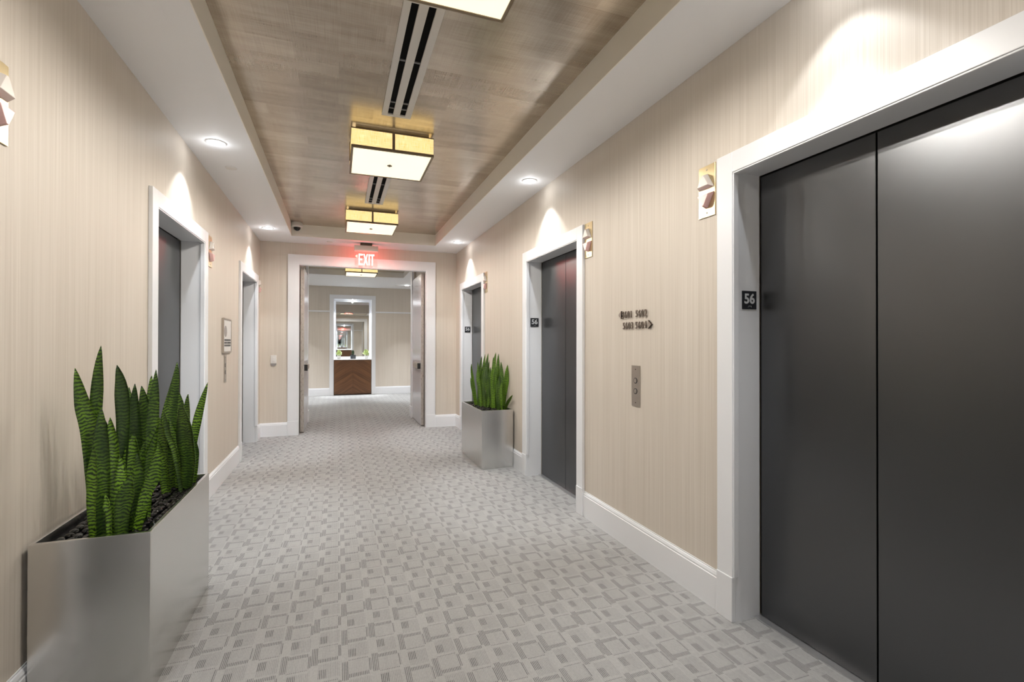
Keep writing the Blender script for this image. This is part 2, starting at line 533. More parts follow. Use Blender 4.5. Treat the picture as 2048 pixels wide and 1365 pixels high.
def end_zone(mir, far):
    """portal wall, passage, cross corridor and mirror niche; mir reflects the zone about the lobby's middle"""
    kw = dict(mirror=mir)
    where = 'far end' if far else 'near end'
    m = MB()
    m.box(XL - .26, OXL, YE, 8.66, 0, ZS).box(OXR, XR + .26, YE, 8.66, 0, ZS)
    m.box(OXL, OXR, YE, YE + .12, OZ, ZS)
    structure(m.build('wall_end' if far else 'wall_near_end', WALL, **kw), 'beige striped wall around the wide opening at the %s of the lobby' % where, 'wall')
    m = MB()
    m.box(VXL, -.475, 8.66, YP, 0, ZS).box(1.24, VXR, 8.66, YP, 0, ZS)
    structure(m.build('wall_corridor' if far else 'wall_near_corridor', WALL, **kw), 'striped wall returning behind the open doors of the %s passage' % where, 'wall')
    # niche wall
    nx0, nx1, nz = -.108, .822, 2.45
    m = MB()
    m.box(VXL, nx0, YV, YV + .5, 0, ZS).box(nx1, VXR, YV, YV + .5, 0, ZS).box(nx0, nx1, YV, YV + .5, nz, ZS)
    m.box(nx0, nx1, YV + .40, YV + .5, 0, nz)
    structure(m.build('wall_niche' if far else 'wall_near_niche', WALL, **kw), 'striped wall facing the %s opening, with a tall white niche in it' % where, 'wall')
    m = MB()
    m.box(VXL - .1, VXL, 8.66, YV + .5, 0, ZS).box(VXR, VXR + .1, 8.66, YV + .5, 0, ZS)
    structure(m.build('wall_corridor_ends' if far else 'wall_near_corridor_ends', WALL, **kw), 'striped end walls closing the cross corridor at the %s' % where, 'wall')
    # corridor ceiling
    m = MB()
    ty0, ty1, zt = 9.30, 10.78, 2.87
    x0, x1, y0, y1 = VXL - .1, VXR + .1, YE + .02, YV + .5
    m.box(x0, TXL, y0, y1, ZS, zt + .1).box(TXR, x1, y0, y1, ZS, zt + .1)
    m.box(TXL, TXR, y0, ty0, ZS, zt + .1).box(TXL, TXR, ty1, y1, ZS, zt + .1)
    structure(m.build('ceiling_corridor' if far else 'ceiling_near_corridor', CEIL, **kw), 'white ceiling of the cross corridor at the %s with a square recess' % where, 'ceiling')
    structure(MB().box(TXL - .02, TXR + .02, ty0 - .02, ty1 + .02, zt, zt + .08).build('ceiling_corridor_tray' if far else 'ceiling_near_corridor_tray', TRAY, **kw),
              'taupe paper lining of the square ceiling recess beyond the %s opening' % where, 'ceiling')
    # portal casing
    t = empty('trim_%d' % (1 if far else 2), (.38, YE if far else YB, 0))
    structure(t, 'wide white casing around the double-door opening at the %s' % where, 'trim')
    w, d = .135, .024
    for (a, b) in ((OXL - w, OXL), (OXR, OXR + w)):
        MB().box(a, b, YE - d, YE, .205, OZ + w).build('casing_leg', WHITE, t, bevel=.002, **kw)
        MB().box(a - .002, b + .002, YE - d - .004, YE, 0, .205).build('plinth_block', WHITE, t, bevel=.003, **kw)
    MB().box(OXL, OXR, YE - d, YE, OZ, OZ + w).build('casing_head', WHITE, t, bevel=.002, **kw)
    m = MB()      # inner bead and lining
    m.box(OXL, OXL + .012, YE - .018, YE + .09, 0, OZ).box(OXR - .012, OXR, YE - .018, YE + .09, 0, OZ)
    m.box(OXL + .012, OXR - .012, YE - .018, YE + .09, OZ - .012, OZ)
    m.build('frame_stop', WHITE, t, bevel=.0015, **kw)
    for (a, b) in ((-.505, -.468), (1.233, 1.27)):
        MB().box(a, b, 8.648, 8.812, .195, ZS - .001).build('passage_corner_post', WHITE, t, bevel=.002, **kw)
    for (a, b) in ((-.54, -.455), (1.22, 1.305)):
        MB().box(a, b, 8.632, 8.828, 0, .195).build('passage_plinth', WHITE, t, bevel=.003, **kw)
    # niche casing, lining
    t = empty('trim_%d' % (3 if far else 4), (.357, YV if far else YVB, 0))
    structure(t, 'white frame and lining of the tall mirror niche at the %s' % where, 'trim')
    w = .095
    for (a, b) in ((nx0 - w, nx0), (nx1, nx1 + w)):
        MB().box(a, b, YV - .022, YV, 0, nz + w).build('casing_leg', WHITE, t, bevel=.002, **kw)
    MB().box(nx0, nx1, YV - .022, YV, nz, nz + w).build('casing_head', WHITE, t, bevel=.002, **kw)
    m = MB()
    m.box(nx0, nx0 + .008, YV - .012, YV + .40, 0, nz).box(nx1 - .008, nx1, YV - .012, YV + .40, 0, nz)
    m.box(nx0 + .008, nx1 - .008, YV - .012, YV + .40, nz - .008, nz)
    m.build('niche_lining', WHITE, t, **kw)
    # picture rail of the corridor wall
    m = MB()
    m.box(VXL, nx0 - w, YV - .018, YV, 2.105, 2.138).box(nx1 + w, VXR, YV - .018, YV, 2.105, 2.138)
    structure(m.build('trim_%d' % (5 if far else 6), WHITE, bevel=.003, **kw), 'thin white picture rail crossing the niche wall at the %s' % where, 'trim')
    # baseboards
    m = MB()
    bb(m, 'x', YE, -1, [(XL, OXL - .137), (OXR + .137, XR)])
    structure(m.build('baseboard_end' if far else 'baseboard_near_end', WHITE, **kw), 'white baseboard beside the double-door opening at the %s' % where, 'baseboard')
    m = MB()
    bb(m, 'x', YV, -1, [(VXL, nx0 - w), (nx1 + w, VXR)])
    structure(m.build('baseboard_niche' if far else 'baseboard_near_niche', WHITE, **kw), 'white baseboard along the niche wall at the %s' % where, 'baseboard')

PROFILE = [(0, 0), (.016, 0), (.016, .160), (.013, .163), (.013, .172), (.008, .184), (.004, .186), (.004, .192), (0, .192)]
def bb(m, axis, c, sgn, segs):
    """baseboard strips; c = wall plane, sgn = direction into the room"""
    for a, b in segs:
        poly = [(c + sgn * d, z) for d, z in PROFILE]
        m.prism(poly, axis, a, b)

for nm, x, sgn, ys, lab in (('baseboard_right', XR, -1, E_Y, 'white moulded baseboard between the lift doors of the long wall at right'),
                            ('baseboard_left', XL, 1, L_Y, 'white moulded baseboard between the lift doors of the long wall at left')):
    e = [YB + .016]
    for yc in ys:
        e += [yc - DOOR_W - .099, yc + DOOR_W + .099]
    e.append(YE - .016)
    m = MB()
    bb(m, 'y', x, sgn, [(e[i], e[i + 1]) for i in range(0, len(e), 2)])
    structure(m.build(nm, WHITE), lab, 'baseboard')

# ---- lift doors
def lift(n, x, sgn, yc, label):
    """sgn = outward; casing, lining, two sliding panels, sill"""
    t = empty('door_%d' % n, (x, yc, 0))
    structure(t, label, 'elevator door')
    W, H, cw, d = DOOR_W, DOOR_H, .097, .022
    xi = x - sgn * d
    xd = x + sgn * DOOR_D
    for s in (-1, 1):
        MB().box(xi, x, yc + s * W, yc + s * (W + cw), .212, H + cw).build('casing_leg', WHITE, t, bevel=.002)
        MB().box(xi - sgn * .004, x, yc + s * (W - .001), yc + s * (W + cw + .002), 0, .212).build('plinth_block', WHITE, t, bevel=.003)
    MB().box(xi, x, yc - W, yc + W, H, H + cw).build('casing_head', WHITE, t, bevel=.002)
    for s in (-1, 1):
        MB().box(xi + sgn * .006, xd, yc + s * W, yc + s * (W + .02), 0, H).build('jamb_lining', WHITE, t)
        MB().box(xi + sgn * .004, xi + sgn * .034, yc + s * (W - .007), yc + s * W, .212, H - .007).build('jamb_bead', WHITE, t, bevel=.002)
    MB().box(xi + sgn * .006, xd, yc - W - .02, yc + W + .02, H, H + .02).build('head_lining', WHITE, t)
    MB().box(xi + sgn * .004, xi + sgn * .034, yc - W, yc + W, H - .007, H).build('head_bead', WHITE, t, bevel=.002)
    for s in (-1, 1):
        MB().box(xd + sgn * .004, xd + sgn * .030, yc + s * .003, yc + s * (W - .006), .008, H - .006).build('door_panel', STEEL, t, bevel=.002)
    MB().box(xd + sgn * .030, xd + sgn * .07, yc - W - .02, yc + W + .02, 0, H + .02).build('dark_backing', BLACK, t)  # added black sheet, closes the door gaps so they stay dark
    MB().box(xd - sgn * .034, xd + sgn * .030, yc - W, yc + W, 0, .006).build('door_sill', SILL, t)
    return t
lift(1, XR, 1, E_Y[0], 'dark steel lift doors filling the right edge, the largest and nearest')
lift(2, XR, 1, E_Y[1], 'dark steel lift doors on the right wall just nearer than the small planter')
lift(3, XR, 1, E_Y[2], 'dark steel lift doors on the right wall behind the planter, farthest of that side')
lift(4, XL, -1, L_Y[1], 'lift doors in white casing on the left wall beyond the large near planter')
lift(5, XL, -1, L_Y[2], 'lift doors on the left wall next to the far end wall')
lift(6, XL, -1, L_Y[0], 'lift doors on the left wall beside the photographer, facing the nearest right doors')

end_zone(False, True)
end_zone(True, False)

# ---- fire doors held open in the passage
def fire_leaf(n, mir, x0, x1, face, label):
    kw = dict(mirror=mir)
    y0, y1 = 7.70, 8.60
    t = empty('door_%d' % n, ((x0 + x1) / 2, 2 * YC - y0 if mir else y0, 0))
    structure(t, label, 'door')
    MB().box(x0, x1, y0 + .004, y1, .012, 2.435).build('door_leaf', DOORPAINT, t, bevel=.002, **kw)
    MB().box(x0 + .002, x1 - .002, y0, y0 + .004, .012, 2.435).build('edge_plate', DOOREDGE, t, **kw)
    xf = x0 if face < 0 else x1
    MB().box(xf, xf + face * .010, y0 + .05, y0 + .60, .905, 1.005).build('latch_case', NICKEL, t, bevel=.001, **kw)
    MB().box(xf + face * .010, xf + face * .040, y0 + .075, y0 + .58, .920, .990).build('push_bar', NICKEL, t, bevel=.003, **kw)
    MB().box(xf, xf + face * .044, y0 + .045, y0 + .075, .910, 1.000).build('bar_end_cap', BLACK, t, **kw)
fire_leaf(7, False, -.522, -.468, 1, 'pale grey door leaf held open against the left side of the far passage')
fire_leaf(8, False, 1.242, 1.292, -1, 'pale grey door leaf held open against the right side of the far passage')
# ================================================================== LIGHTS OF THE PLACE
def box_light(loc, zt, label, lobby=True, mir=False):
    cx, cy, zb = loc
    t = empty('ceiling_light', (cx, cy, zb))
    tag(t, label, 'ceiling light', 'square box lights along the ceiling')
    h = .3025
    ztop = zb + .138 if lobby else zb + .14
    fr = .016
    m = MB()
    z0, z1 = zb, zb + .020
    m.box(cx - h, cx + h, cy - h, cy - h + fr, z0, z1).box(cx - h, cx + h, cy + h - fr, cy + h, z0, z1)
    m.box(cx - h, cx - h + fr, cy - h + fr, cy + h - fr, z0, z1).box(cx + h - fr, cx + h, cy - h + fr, cy + h - fr, z0, z1)
    m.build('bottom_frame', BRONZE, t, bevel=.001)
    m = MB()
    z0, z1 = ztop, ztop + .008
    m.box(cx - h, cx + h, cy - h, cy - h + .010, z0, z1).box(cx - h, cx + h, cy + h - .010, cy + h, z0, z1)
    m.box(cx - h, cx - h + .010, cy - h + .01, cy + h - .01, z0, z1).box(cx + h - .010, cx + h, cy - h + .01, cy + h - .01, z0, z1)
    m.build('top_frame', BRONZE, t)
    p, k = h - .003, .004
    zA, zB = zb + .020, ztop
    for s in (-1, 1):
        MB().box(cx - p, cx + p, cy + s * p, cy + s * (p - k), zA, zB).build('shade_panel', LINEN, t)
        MB().box(cx + s * p, cx + s * (p - k), cy - p + k, cy + p - k, zA, zB).build('shade_panel', LINEN, t)
        MB().box(cx - .010, cx + .010, cy + s * (h - .002), cy + s * (h + .006), zb + .004, ztop + .010).build('centre_strap', BRONZE, t, bevel=.001)
        MB().box(cx + s * (h - .002), cx + s * (h + .006), cy - .010, cy + .010, zb + .004, ztop + .010).build('centre_strap', BRONZE, t, bevel=.001)
    MB().box(cx - h + fr, cx + h - fr, cy - h + fr, cy + h - fr, zb + .004, zb + .010).build('diffuser', DIFF, t)
    MB().lathe([(.019, -.004), (.019, .004)], (cx, cy, zb), 'z', 4).build('finial', DARKBRONZE, t)
    MB().box(cx - .27, cx + .27, cy - .27, cy + .27, ztop + .001, zt).build('ceiling_pan', DARKBRONZE, t)
    for sx in (-.14, .14):
        for sy in (-.14, .14):
            ld = bpy.data.lights.new('lamp', 'SPOT')
            ld.energy = LAMP_W
            ld.color = LAMP_COL
            ld.spot_size = math.radians(172)
            ld.spot_blend = .35
            ld.shadow_soft_size = .004
            lo = bpy.data.objects.new('lamp', ld)
            lo.location = (cx + sx, cy + sy, zb + .001)
            COL.objects.link(lo)
            put(lo, t)
    return t
box_light((.388, 1.733, 2.755), ZT, 'square linen box light cut off by the top edge, nearest')
box_light((.388, 3.99, 2.755), ZT, 'square linen box light between the two ceiling vents')
box_light((.385, 6.28, 2.755), ZT, 'square linen box light in front of the exit sign')
box_light((.435, 10.17, 2.70), 2.87, 'square linen box light beyond the doorway, under the header', False)
box_light((.435, 2 * YC - 10.17, 2.70), 2.87, 'square linen box light in the corridor behind the photographer', False)

def downlight(x, y, power, label, aim=(0, 0), group='round recessed downlights', size=86, z=ZS, added_spill=0.5):
    t = empty('downlight', (x, y, z))
    tag(t, label, 'downlight', group)
    MB().lathe([(.064, 0), (.064, -.004), (.056, -.006), (.052, -.003), (.052, 0)], (x, y, z), 'z', 32).build('trim_ring', CEIL, t, smooth=True)
    MB().lathe([(.050, -.001), (.050, -.0045)], (x, y, z), 'z', 32).build('lens', LENS, t)
    ld = bpy.data.lights.new('lamp', 'SPOT')
    ld.energy = power
    ld.color = CAN_COL
    ld.spot_size = math.radians(size)
    ld.spot_blend = .30
    ld.shadow_soft_size = .022
    lo = bpy.data.objects.new('lamp', ld)
    lo.location = (x, y, z - .010)
    COL.objects.link(lo)
    put(lo, t)
    ld = bpy.data.lights.new('beam', 'SPOT')        # its brighter core
    ld.energy = power * 3.3
    ld.color = CAN_COL
    ld.spot_size = math.radians(56)
    ld.spot_blend = .7
    ld.shadow_soft_size = .022
    lo = bpy.data.objects.new('beam', ld)
    lo.location = (x, y, z - .010)
    COL.objects.link(lo)
    put(lo, t)
    # added point light below the flush lens, for a halo on the soffit
    ld = bpy.data.lights.new('added_spill', 'POINT')
    ld.energy = added_spill
    ld.color = CAN_COL
    ld.shadow_soft_size = .012
    lo = bpy.data.objects.new('added_spill', ld)
    lo.location = (x, y, z - .034)
    COL.objects.link(lo)
    put(lo, t)
    return t
downlight(-.828, 3.96, CAN_W, 'bright round downlight over the left lift doors beyond the large planter')
downlight(-.83, 6.68, CAN_W, 'bright round downlight in the left soffit near the security camera')
downlight(1.588, 3.94, CAN_W, 'bright round downlight over the middle lift doors at right')
downlight(1.595, 6.69, CAN_W, 'bright round downlight in the right soffit near the far end wall')
downlight(1.59, 1.25, CAN_W * .5, 'downlight over the nearest lift doors at right, above the picture')
downlight(-.83, 1.25, CAN_W * .3, 'downlight over the nearest lift doors at left, above the picture')
for mir in (False, True):
    f = (lambda y: 2 * YC - y) if mir else (lambda y: y)
    end = 'near' if mir else 'far'
    downlight(1.60, f(12.10), HALL_W * .5, 'downlight at the right of the niche in the %s corridor' % end, size=66)
    downlight(-.85, f(12.10), HALL_W * .5, 'downlight at the left of the niche in the %s corridor' % end, size=66)
    downlight(.36, f(13.12), 60, 'small downlight inside the top of the %s mirror niche' % end, size=120, z=2.442, added_spill=1.5)
    downlight(2.6, f(10.4), HALL_W * .5, 'downlight along the right arm of the %s corridor' % end)
    downlight(-1.9, f(10.4), HALL_W * .5, 'downlight along the left arm of the %s corridor' % end)

# ---- air vents
def vent(y0, y1, label):
    t = empty('air_vent', (.379, (y0 + y1) / 2, ZT))
    tag(t, label, 'air vent', 'twin slot air vents between the box lights')
    x0, x1 = .281, .477
    s = [(.318, .354), (.400, .437)]
    z0, z1 = ZT - .012, ZT
    e = .028
    MB().box(x0, s[0][0], y0, y1, z0, z1).build('outer_rail', VENTWHITE, t, bevel=.001)
    MB().box(s[1][1], x1, y0, y1, z0, z1).build('outer_rail', VENTWHITE, t, bevel=.001)
    MB().box(s[0][1], s[1][0], y0, y1, z0, z1).build('centre_rail', VENTWHITE, t, bevel=.001)
    for a, b in s:
        MB().box(a, b, y0, y0 + e, z0, z1).build('end_cap', VENTWHITE, t)
        MB().box(a, b, y1 - e, y1, z0, z1).build('end_cap', VENTWHITE, t)
        sl = MB().box(a, b, y0 + e, y1 - e, ZT - .002, ZT - .0005).build('slot', VENTBLACK, t)
        for q in (.42, .83, .90):
            yy = y0 + (y1 - y0) * q
            MB().box(a + .002, b - .002, yy, yy + .014, ZT - .0075, ZT - .0022).build('damper_clip', VENTGREY, sl)
vent(2.23, 3.445, 'white twin-slot air vent touching the box light at the top edge')
vent(4.46, 5.69, 'short-looking twin-slot air vent between the second and third box lights')

# ---- exit sign
def letter(m, ch, x, z0, w, h, y0, y1):
    t = w * .27
    if ch == 'E':
        m.prism([(x, z0), (x + w, z0), (x + w, z0 + h * .13), (x + t, z0 + h * .13), (x + t, z0 + h * .43), (x + w * .85, z0 + h * .43),
                 (x + w * .85, z0 + h * .56), (x + t, z0 + h * .56), (x + t, z0 + h * .87), (x + w, z0 + h * .87), (x + w, z0 + h), (x, z0 + h)], 'y', y0, y1)
    elif ch == 'X':
        c, d = x + w / 2, w * .15
        m.prism([(x, z0), (x + t, z0), (c, z0 + h * .38), (x + w - t, z0), (x + w, z0), (c + d, z0 + h * .5), (x + w, z0 + h), (x + w - t, z0 + h),
                 (c, z0 + h * .62), (x + t, z0 + h), (x, z0 + h), (c - d, z0 + h * .5)], 'y', y0, y1)
    elif ch == 'I':
        m.prism([(x, z0), (x + w, z0), (x + w, z0 + h), (x, z0 + h)], 'y', y0, y1)
    elif ch == 'T':
        c = x + w / 2
        m.prism([(c - t / 2, z0), (c + t / 2, z0), (c + t / 2, z0 + h * .87), (x + w, z0 + h * .87), (x + w, z0 + h), (x, z0 + h), (x, z0 + h * .87), (c - t / 2, z0 + h * .87)], 'y', y0, y1)
def exit_sign(Y, label):
    t = empty('exit_sign', (.378, Y, ZS))
    tag(t, label, 'exit sign')
    MB().box(.298, .458, Y - .05, Y + .05, ZS - .036, ZS).build('ceiling_mount', DARKBRONZE, t, bevel=.002)
    MB().box(.214, .543, Y - .045, Y + .045, 2.644, ZS - .036).build('housing', VENTWHITE, t, bevel=.003)
    MB().box(.222, .535, Y - .003, Y + .003, 2.425, 2.644).build('clear_panel', ACRYLIC, t)
    zb, hh = 2.447, .158
    x = .274
    for ch, w in (('E', .056), ('X', .064), ('I', .0165), ('T', .056)):
        m = MB()
        letter(m, ch, x, zb, w, hh, Y - .0065, Y - .0035)
        m2 = MB()
        letter(m2, ch, x, zb, w, hh, Y + .0035, Y + .0065)
        m.v, n = m.v, len(m.v)
        m.add(m2.v, m2.f)
        m.build('letter', REDLED, t)['label'] = 'glowing letter ' + ch
        x += w + .0085
    m = MB()
    m.prism([(.226, 2.568), (.250, 2.590), (.262, 2.590), (.262, 2.546), (.250, 2.546)], 'y', Y - .0045, Y - .0032)
    m.build('arrow_chevron', emitter('dim_red_chevron', (1.0, .25, .16), .55), t)
    for dy in (-.022, .022):          # red LED strips in the bottom of the housing
        ld = bpy.data.lights.new('led_strip', 'AREA')
        ld.shape = 'RECTANGLE'
        ld.size, ld.size_y = .28, .012
        ld.energy = 0.9
        ld.color = (1.0, .10, .08)
        lo = bpy.data.objects.new('led_strip', ld)
        lo.location = (.378, Y + dy, 2.642)
        COL.objects.link(lo)
        put(lo, t)
exit_sign(7.24, 'red glowing exit sign hanging above the doorway')
# ================================================================== OBJECTS
def lantern(x, sgn, yc, label):
    """lift hall lantern; sgn = direction into the room"""
    t = empty('hall_lantern', (x, yc, 1.968))
    tag(t, label, 'hall lantern', 'brass arrow lanterns beside the lift doors')
    z0, z1, hw = 1.968, 2.232, .058
    MB().box(x, x + sgn * .006, yc - hw, yc + hw, z0, z1).build('face_plate', BRASS, t, bevel=.001)
    xa, xb = x + sgn * .006, x + sgn * .034
    m = MB()
    def wedge(pts, top):
        n = len(pts)
        c = (sum(p[0] for p in pts) / n, sum(p[1] for p in pts) / n)
        v = [(xa, p[0], p[1]) for p in pts] + [(xb, c[0] + (p[0] - c[0]) * .72, c[1] + (p[1] - c[1]) * .72) for p in pts]
        f = [tuple(range(n)), tuple(range(n, 2 * n))[::-1]] + [(i, (i + 1) % n, n + (i + 1) % n, n + i) for i in range(n)]
        return MB().add(v, f)
    zc = 2.148
    wedge([(yc - .053, zc - .036), (yc + .053, zc - .036), (yc + .008, zc + .040), (yc - .008, zc + .040)], 1).build('up_arrow', IVORY, t, bevel=.0015)
    zc = 2.052
    wedge([(yc - .053, zc + .036), (yc + .053, zc + .036), (yc + .008, zc - .040), (yc - .008, zc - .040)], 1).build('down_arrow', PINK, t, bevel=.0015)
    for z in (z0 + .022, z1 - .022):
        MB().lathe([(.0045, 0), (.0045, sgn * .0022), (.002, sgn * .003)], (x + sgn * .006, yc, z), 'x', 10).build('screw', NICKEL, t)
lantern(XR, -1, 1.974, 'brass arrow lantern on the right wall beside the nearest lift doors')
lantern(XR, -1, 3.215, 'brass arrow lantern on the right wall beside the middle lift doors')
lantern(XR, -1, 5.897, 'small distant brass arrow lantern on the right wall above the far planter')
lantern(XL, 1, 2.002, 'brass arrow lantern cut off by the left edge of the picture')
lantern(XL, 1, 4.735, 'brass arrow lantern half hidden behind the left lift casing')
lantern(XL, 1, 7.395, 'brass arrow lantern squeezed between the last left lift and the end wall')

# ---- floor number plates on the lift jambs
G56 = text_mesh('56', .066, .0008, .0016)
def floor_plate(x0, y, label):
    t = empty('floor_number_plate', (x0 + .044, y, 1.486))
    tag(t, label, 'number plate', 'floor number plates on the lift jambs')
    MB().box(x0, x0 + .088, y - .004, y, 1.486, 1.574).build('plate', SIGNBLACK, t, bevel=.0008)
    text_obj('numerals', G56, SIGNGREY, (x0 + .044, y - .0046, 1.537), (1, 0, 0), (0, 0, 1), t)['label'] = 'silver numerals 56'
    for i, (dx, dz) in enumerate(((-.010, -.002), (-.006, .002), (-.002, .002), (.004, .002), (.008, -.002), (.008, .002))):
        MB().lathe([(.0014, 0), (.0014, -.001), (.0006, -.0015)], (x0 + .046 + dx, y - .004, 1.499 + dz), 'y', 8).build('braille_dot', SIGNGREY, t)
floor_plate(1.816, E_Y[0] + DOOR_W, 'black plate numbered 56 on the jamb of the nearest right lift')
floor_plate(1.806, E_Y[1] + DOOR_W, 'black plate numbered 56 on the jamb of the middle right lift')
floor_plate(1.812, E_Y[2] + DOOR_W, 'black plate numbered 56 on the jamb of the farthest right lift')

# ---- suite number sign, separate stand-off numerals
t = empty('suite_direction_sign', (XR, 2.60, 1.40))
tag(t, 'small dark metal numerals with arrows pointing to suites 5601 to 5604', 'direction sign')
GL = {c: text_mesh(c, .064, .004, .0) for c in '0123456'}
for row, z, ys in (('5601', 1.509, 2.692), ('5602', 1.509, 2.538), ('5603', 1.436, 2.682), ('5604', 1.436, 2.540)):
    for i, c in enumerate(row):
        text_obj('numeral', GL[c], LETTER, (XR - .0085, ys + (1.5 - i) * .0315, z), (0, -1, 0), (0, 0, 1), t, .66, side=BROWN)
for y, z, d in ((2.766, 1.509, 1), (2.448, 1.436, -1)):
    ar = MB().prism([(y + d * .020, z), (y - d * .012, z + .026), (y - d * .012, z - .026)], 'x', XR - .015, XR - .002).build('arrow', NICKEL, t)
    ar.data.materials.append(BROWN)
    for p in ar.data.polygons:
        p.material_index = 0 if abs(p.normal.x) > .8 else 1

# ---- call stations
def call_plate(x, sgn, yc, z0, z1, hw, label):
    t = empty('call_button_plate', (x, yc, z0))
    tag(t, label, 'call buttons')
    MB().box(x, x + sgn * .005, yc - hw, yc + hw, z0, z1).build('face_plate', NICKEL, t, bevel=.001)
    xf = x + sgn * .005
    for z in (z0 + (z1 - z0) * .63, z0 + (z1 - z0) * .37):
        MB().lathe([(.0185, 0), (.0185, sgn * .002), (.0145, sgn * .002), (.0145, sgn * .0005)], (xf, yc, z), 'x', 24).build('button_ring', SIGNBLACK, t)
        MB().lathe([(.0140, 0), (.0140, sgn * .0030), (.012, sgn * .0038)], (xf, yc, z), 'x', 24).build('button', NICKEL, t)
    for z in (z0 + .024, z1 - .024):
        MB().lathe([(.0036, 0), (.0036, sgn * .0012), (.001, sgn * .002)], (xf, yc, z), 'x', 10).build('screw', BROWN, t)
call_plate(XR, -1, 2.602, .922, 1.181, .0445, 'nickel plate with two round call buttons below the suite numerals')
call_plate(XL, 1, 5.345, .937, 1.203, .0445, 'nickel call button plate below the framed notice on the left wall')

# ---- framed notice on the left wall
t = empty('framed_notice', (XL, 5.385, 1.224))
tag(t, 'white framed notice with a grey oval and bold black lines on the left wall', 'notice')
NY0, NY1, NZ0, NZ1 = 5.206, 5.562, 1.224, 1.557
m = MB()
m.box(XL, XL + .018, NY0, NY0 + .016, NZ0, NZ1).box(XL, XL + .018, NY1 - .016, NY1, NZ0, NZ1)
m.box(XL, XL + .018, NY0 + .016, NY1 - .016, NZ0, NZ0 + .016).box(XL, XL + .018, NY0 + .016, NY1 - .016, NZ1 - .016, NZ1)
m.build('frame', NICKEL, t, bevel=.001)
MB().box(XL, XL + .014, NY0 + .016, NY1 - .016, NZ0 + .016, NZ1 - .016).build('panel', PLASTIC, t)
n = 28
m = MB()
m.prism([(5.300 + .058 * math.cos(2 * math.pi * i / n), 1.432 + .054 * math.sin(2 * math.pi * i / n)) for i in range(n)], 'x', XL + .014, XL + .0150)
m.build('grey_oval', plain('notice_grey', (.36, .34, .33), .5), t)
rs = random.Random(3)
for z in (1.348, 1.322, 1.296):
    m = MB()
    y = 5.250
    while y < 5.525:
        w = rs.uniform(.010, .022)
        m.box(XL + .014, XL + .0149, y, y + w, z - .009, z + .009)
        y += w + rs.uniform(.004, .010)
    m.build('print_line', SIGNBLACK, t)

# ---- wall switch on the end wall
t = empty('wall_switch', (-.856, YE, .99))
tag(t, 'white wall switch at left of the double-door opening', 'switch')
MB().box(-.893, -.820, YE - .012, YE, 1.032, 1.148).build('cover_plate', PLASTIC, t, bevel=.002)
MB().box(-.873, -.840, YE - .020, YE - .012, 1.058, 1.124).build('rocker', PLASTIC, t, bevel=.002)
m = MB()
m.prism([(-.893, 1.032)] + [(-.8565 - .0365 * math.cos(math.pi * i / 12), 1.026 - .034 * math.sin(math.pi * i / 12)) for i in range(13)] + [(-.820, 1.032)], 'y', YE - .010, YE)
m.build('rounded_bottom', GREY, t)  # grey half-round below the cover plate

# ---- ceiling discs
def disc(x, y, z, r, label):
    o = MB().lathe([(r, 0), (r, -.004), (r * .9, -.008), (.002, -.009)], (0, 0, 0), 'z', 28).build('sprinkler_cover', PLASTIC, smooth=True)
    o.location = (x, y, z)
    tag(o, label, 'sprinkler cover', 'flush round sprinkler covers')
disc(-.83, 4.49, ZS, .042, 'flush white disc in the left soffit, between two downlights')
disc(-.112, 7.288, ZS, .042, 'flush white disc in the soffit left of the exit sign')
disc(1.376, 12.2, ZS, .045, 'flush white disc in the corridor ceiling beyond the doorway')

# ---- security camera
t = empty('security_camera', (-.515, 6.965, ZT))
tag(t, 'white dome security camera in the corner of the ceiling tray', 'security camera')
c = (-.515, 6.965, ZT)
MB().lathe([(.062, 0), (.068, -.012), (.068, -.052), (.060, -.062), (.046, -.064)], c, 'z', 32).build('housing', PLASTIC, t, smooth=True)
MB().lathe([(.044, -.062)] + [(.044 * math.cos(a * math.pi / 16), -.064 - .046 * math.sin(a * math.pi / 16)) for a in range(0, 8)], c, 'z', 28).build('dome', plain('black_dome', (.01, .01, .012), .06), t, smooth=True)

# ---- planters
def planter(x0, x1, y0, y1, label):
    t = empty('planter', ((x0 + x1) / 2, (y0 + y1) / 2, 0))
    tag(t, label, 'planter')
    H, w = .615, .014
    m = MB()
    o = [(x0, y0), (x1, y0), (x1, y1), (x0, y1)]
    i_ = [(x0 + w, y0 + w), (x1 - w, y0 + w), (x1 - w, y1 - w), (x0 + w, y1 - w)]
    V = [(*p, 0) for p in o] + [(*p, H) for p in o] + [(*p, H) for p in i_] + [(*p, .53) for p in i_]
    F = [(0, 3, 2, 1)]
    for k in range(4):
        j = (k + 1) % 4
        F += [(k, j, 4 + j, 4 + k), (4 + k, 4 + j, 8 + j, 8 + k), (8 + k, 8 + j, 12 + j, 12 + k)]
    F.append((12, 13, 14, 15))
    MB().add(V, F).build('box_body', SILVER, t, bevel=.002)
    MB().box(x0 + w + .001, x1 - w - .001, y0 + w + .001, y1 - w - .001, .532, .566).build('soil_bed', SOIL, t)
    return t
PL = (-1.014, -.655, 2.150, 3.015)
PR = (1.412, 1.760, 4.825, 5.690)
planter(*PL, 'large silver metal planter against the left wall, in the foreground')
planter(*PR, 'smaller-looking silver metal planter against the right wall beyond the middle lift')

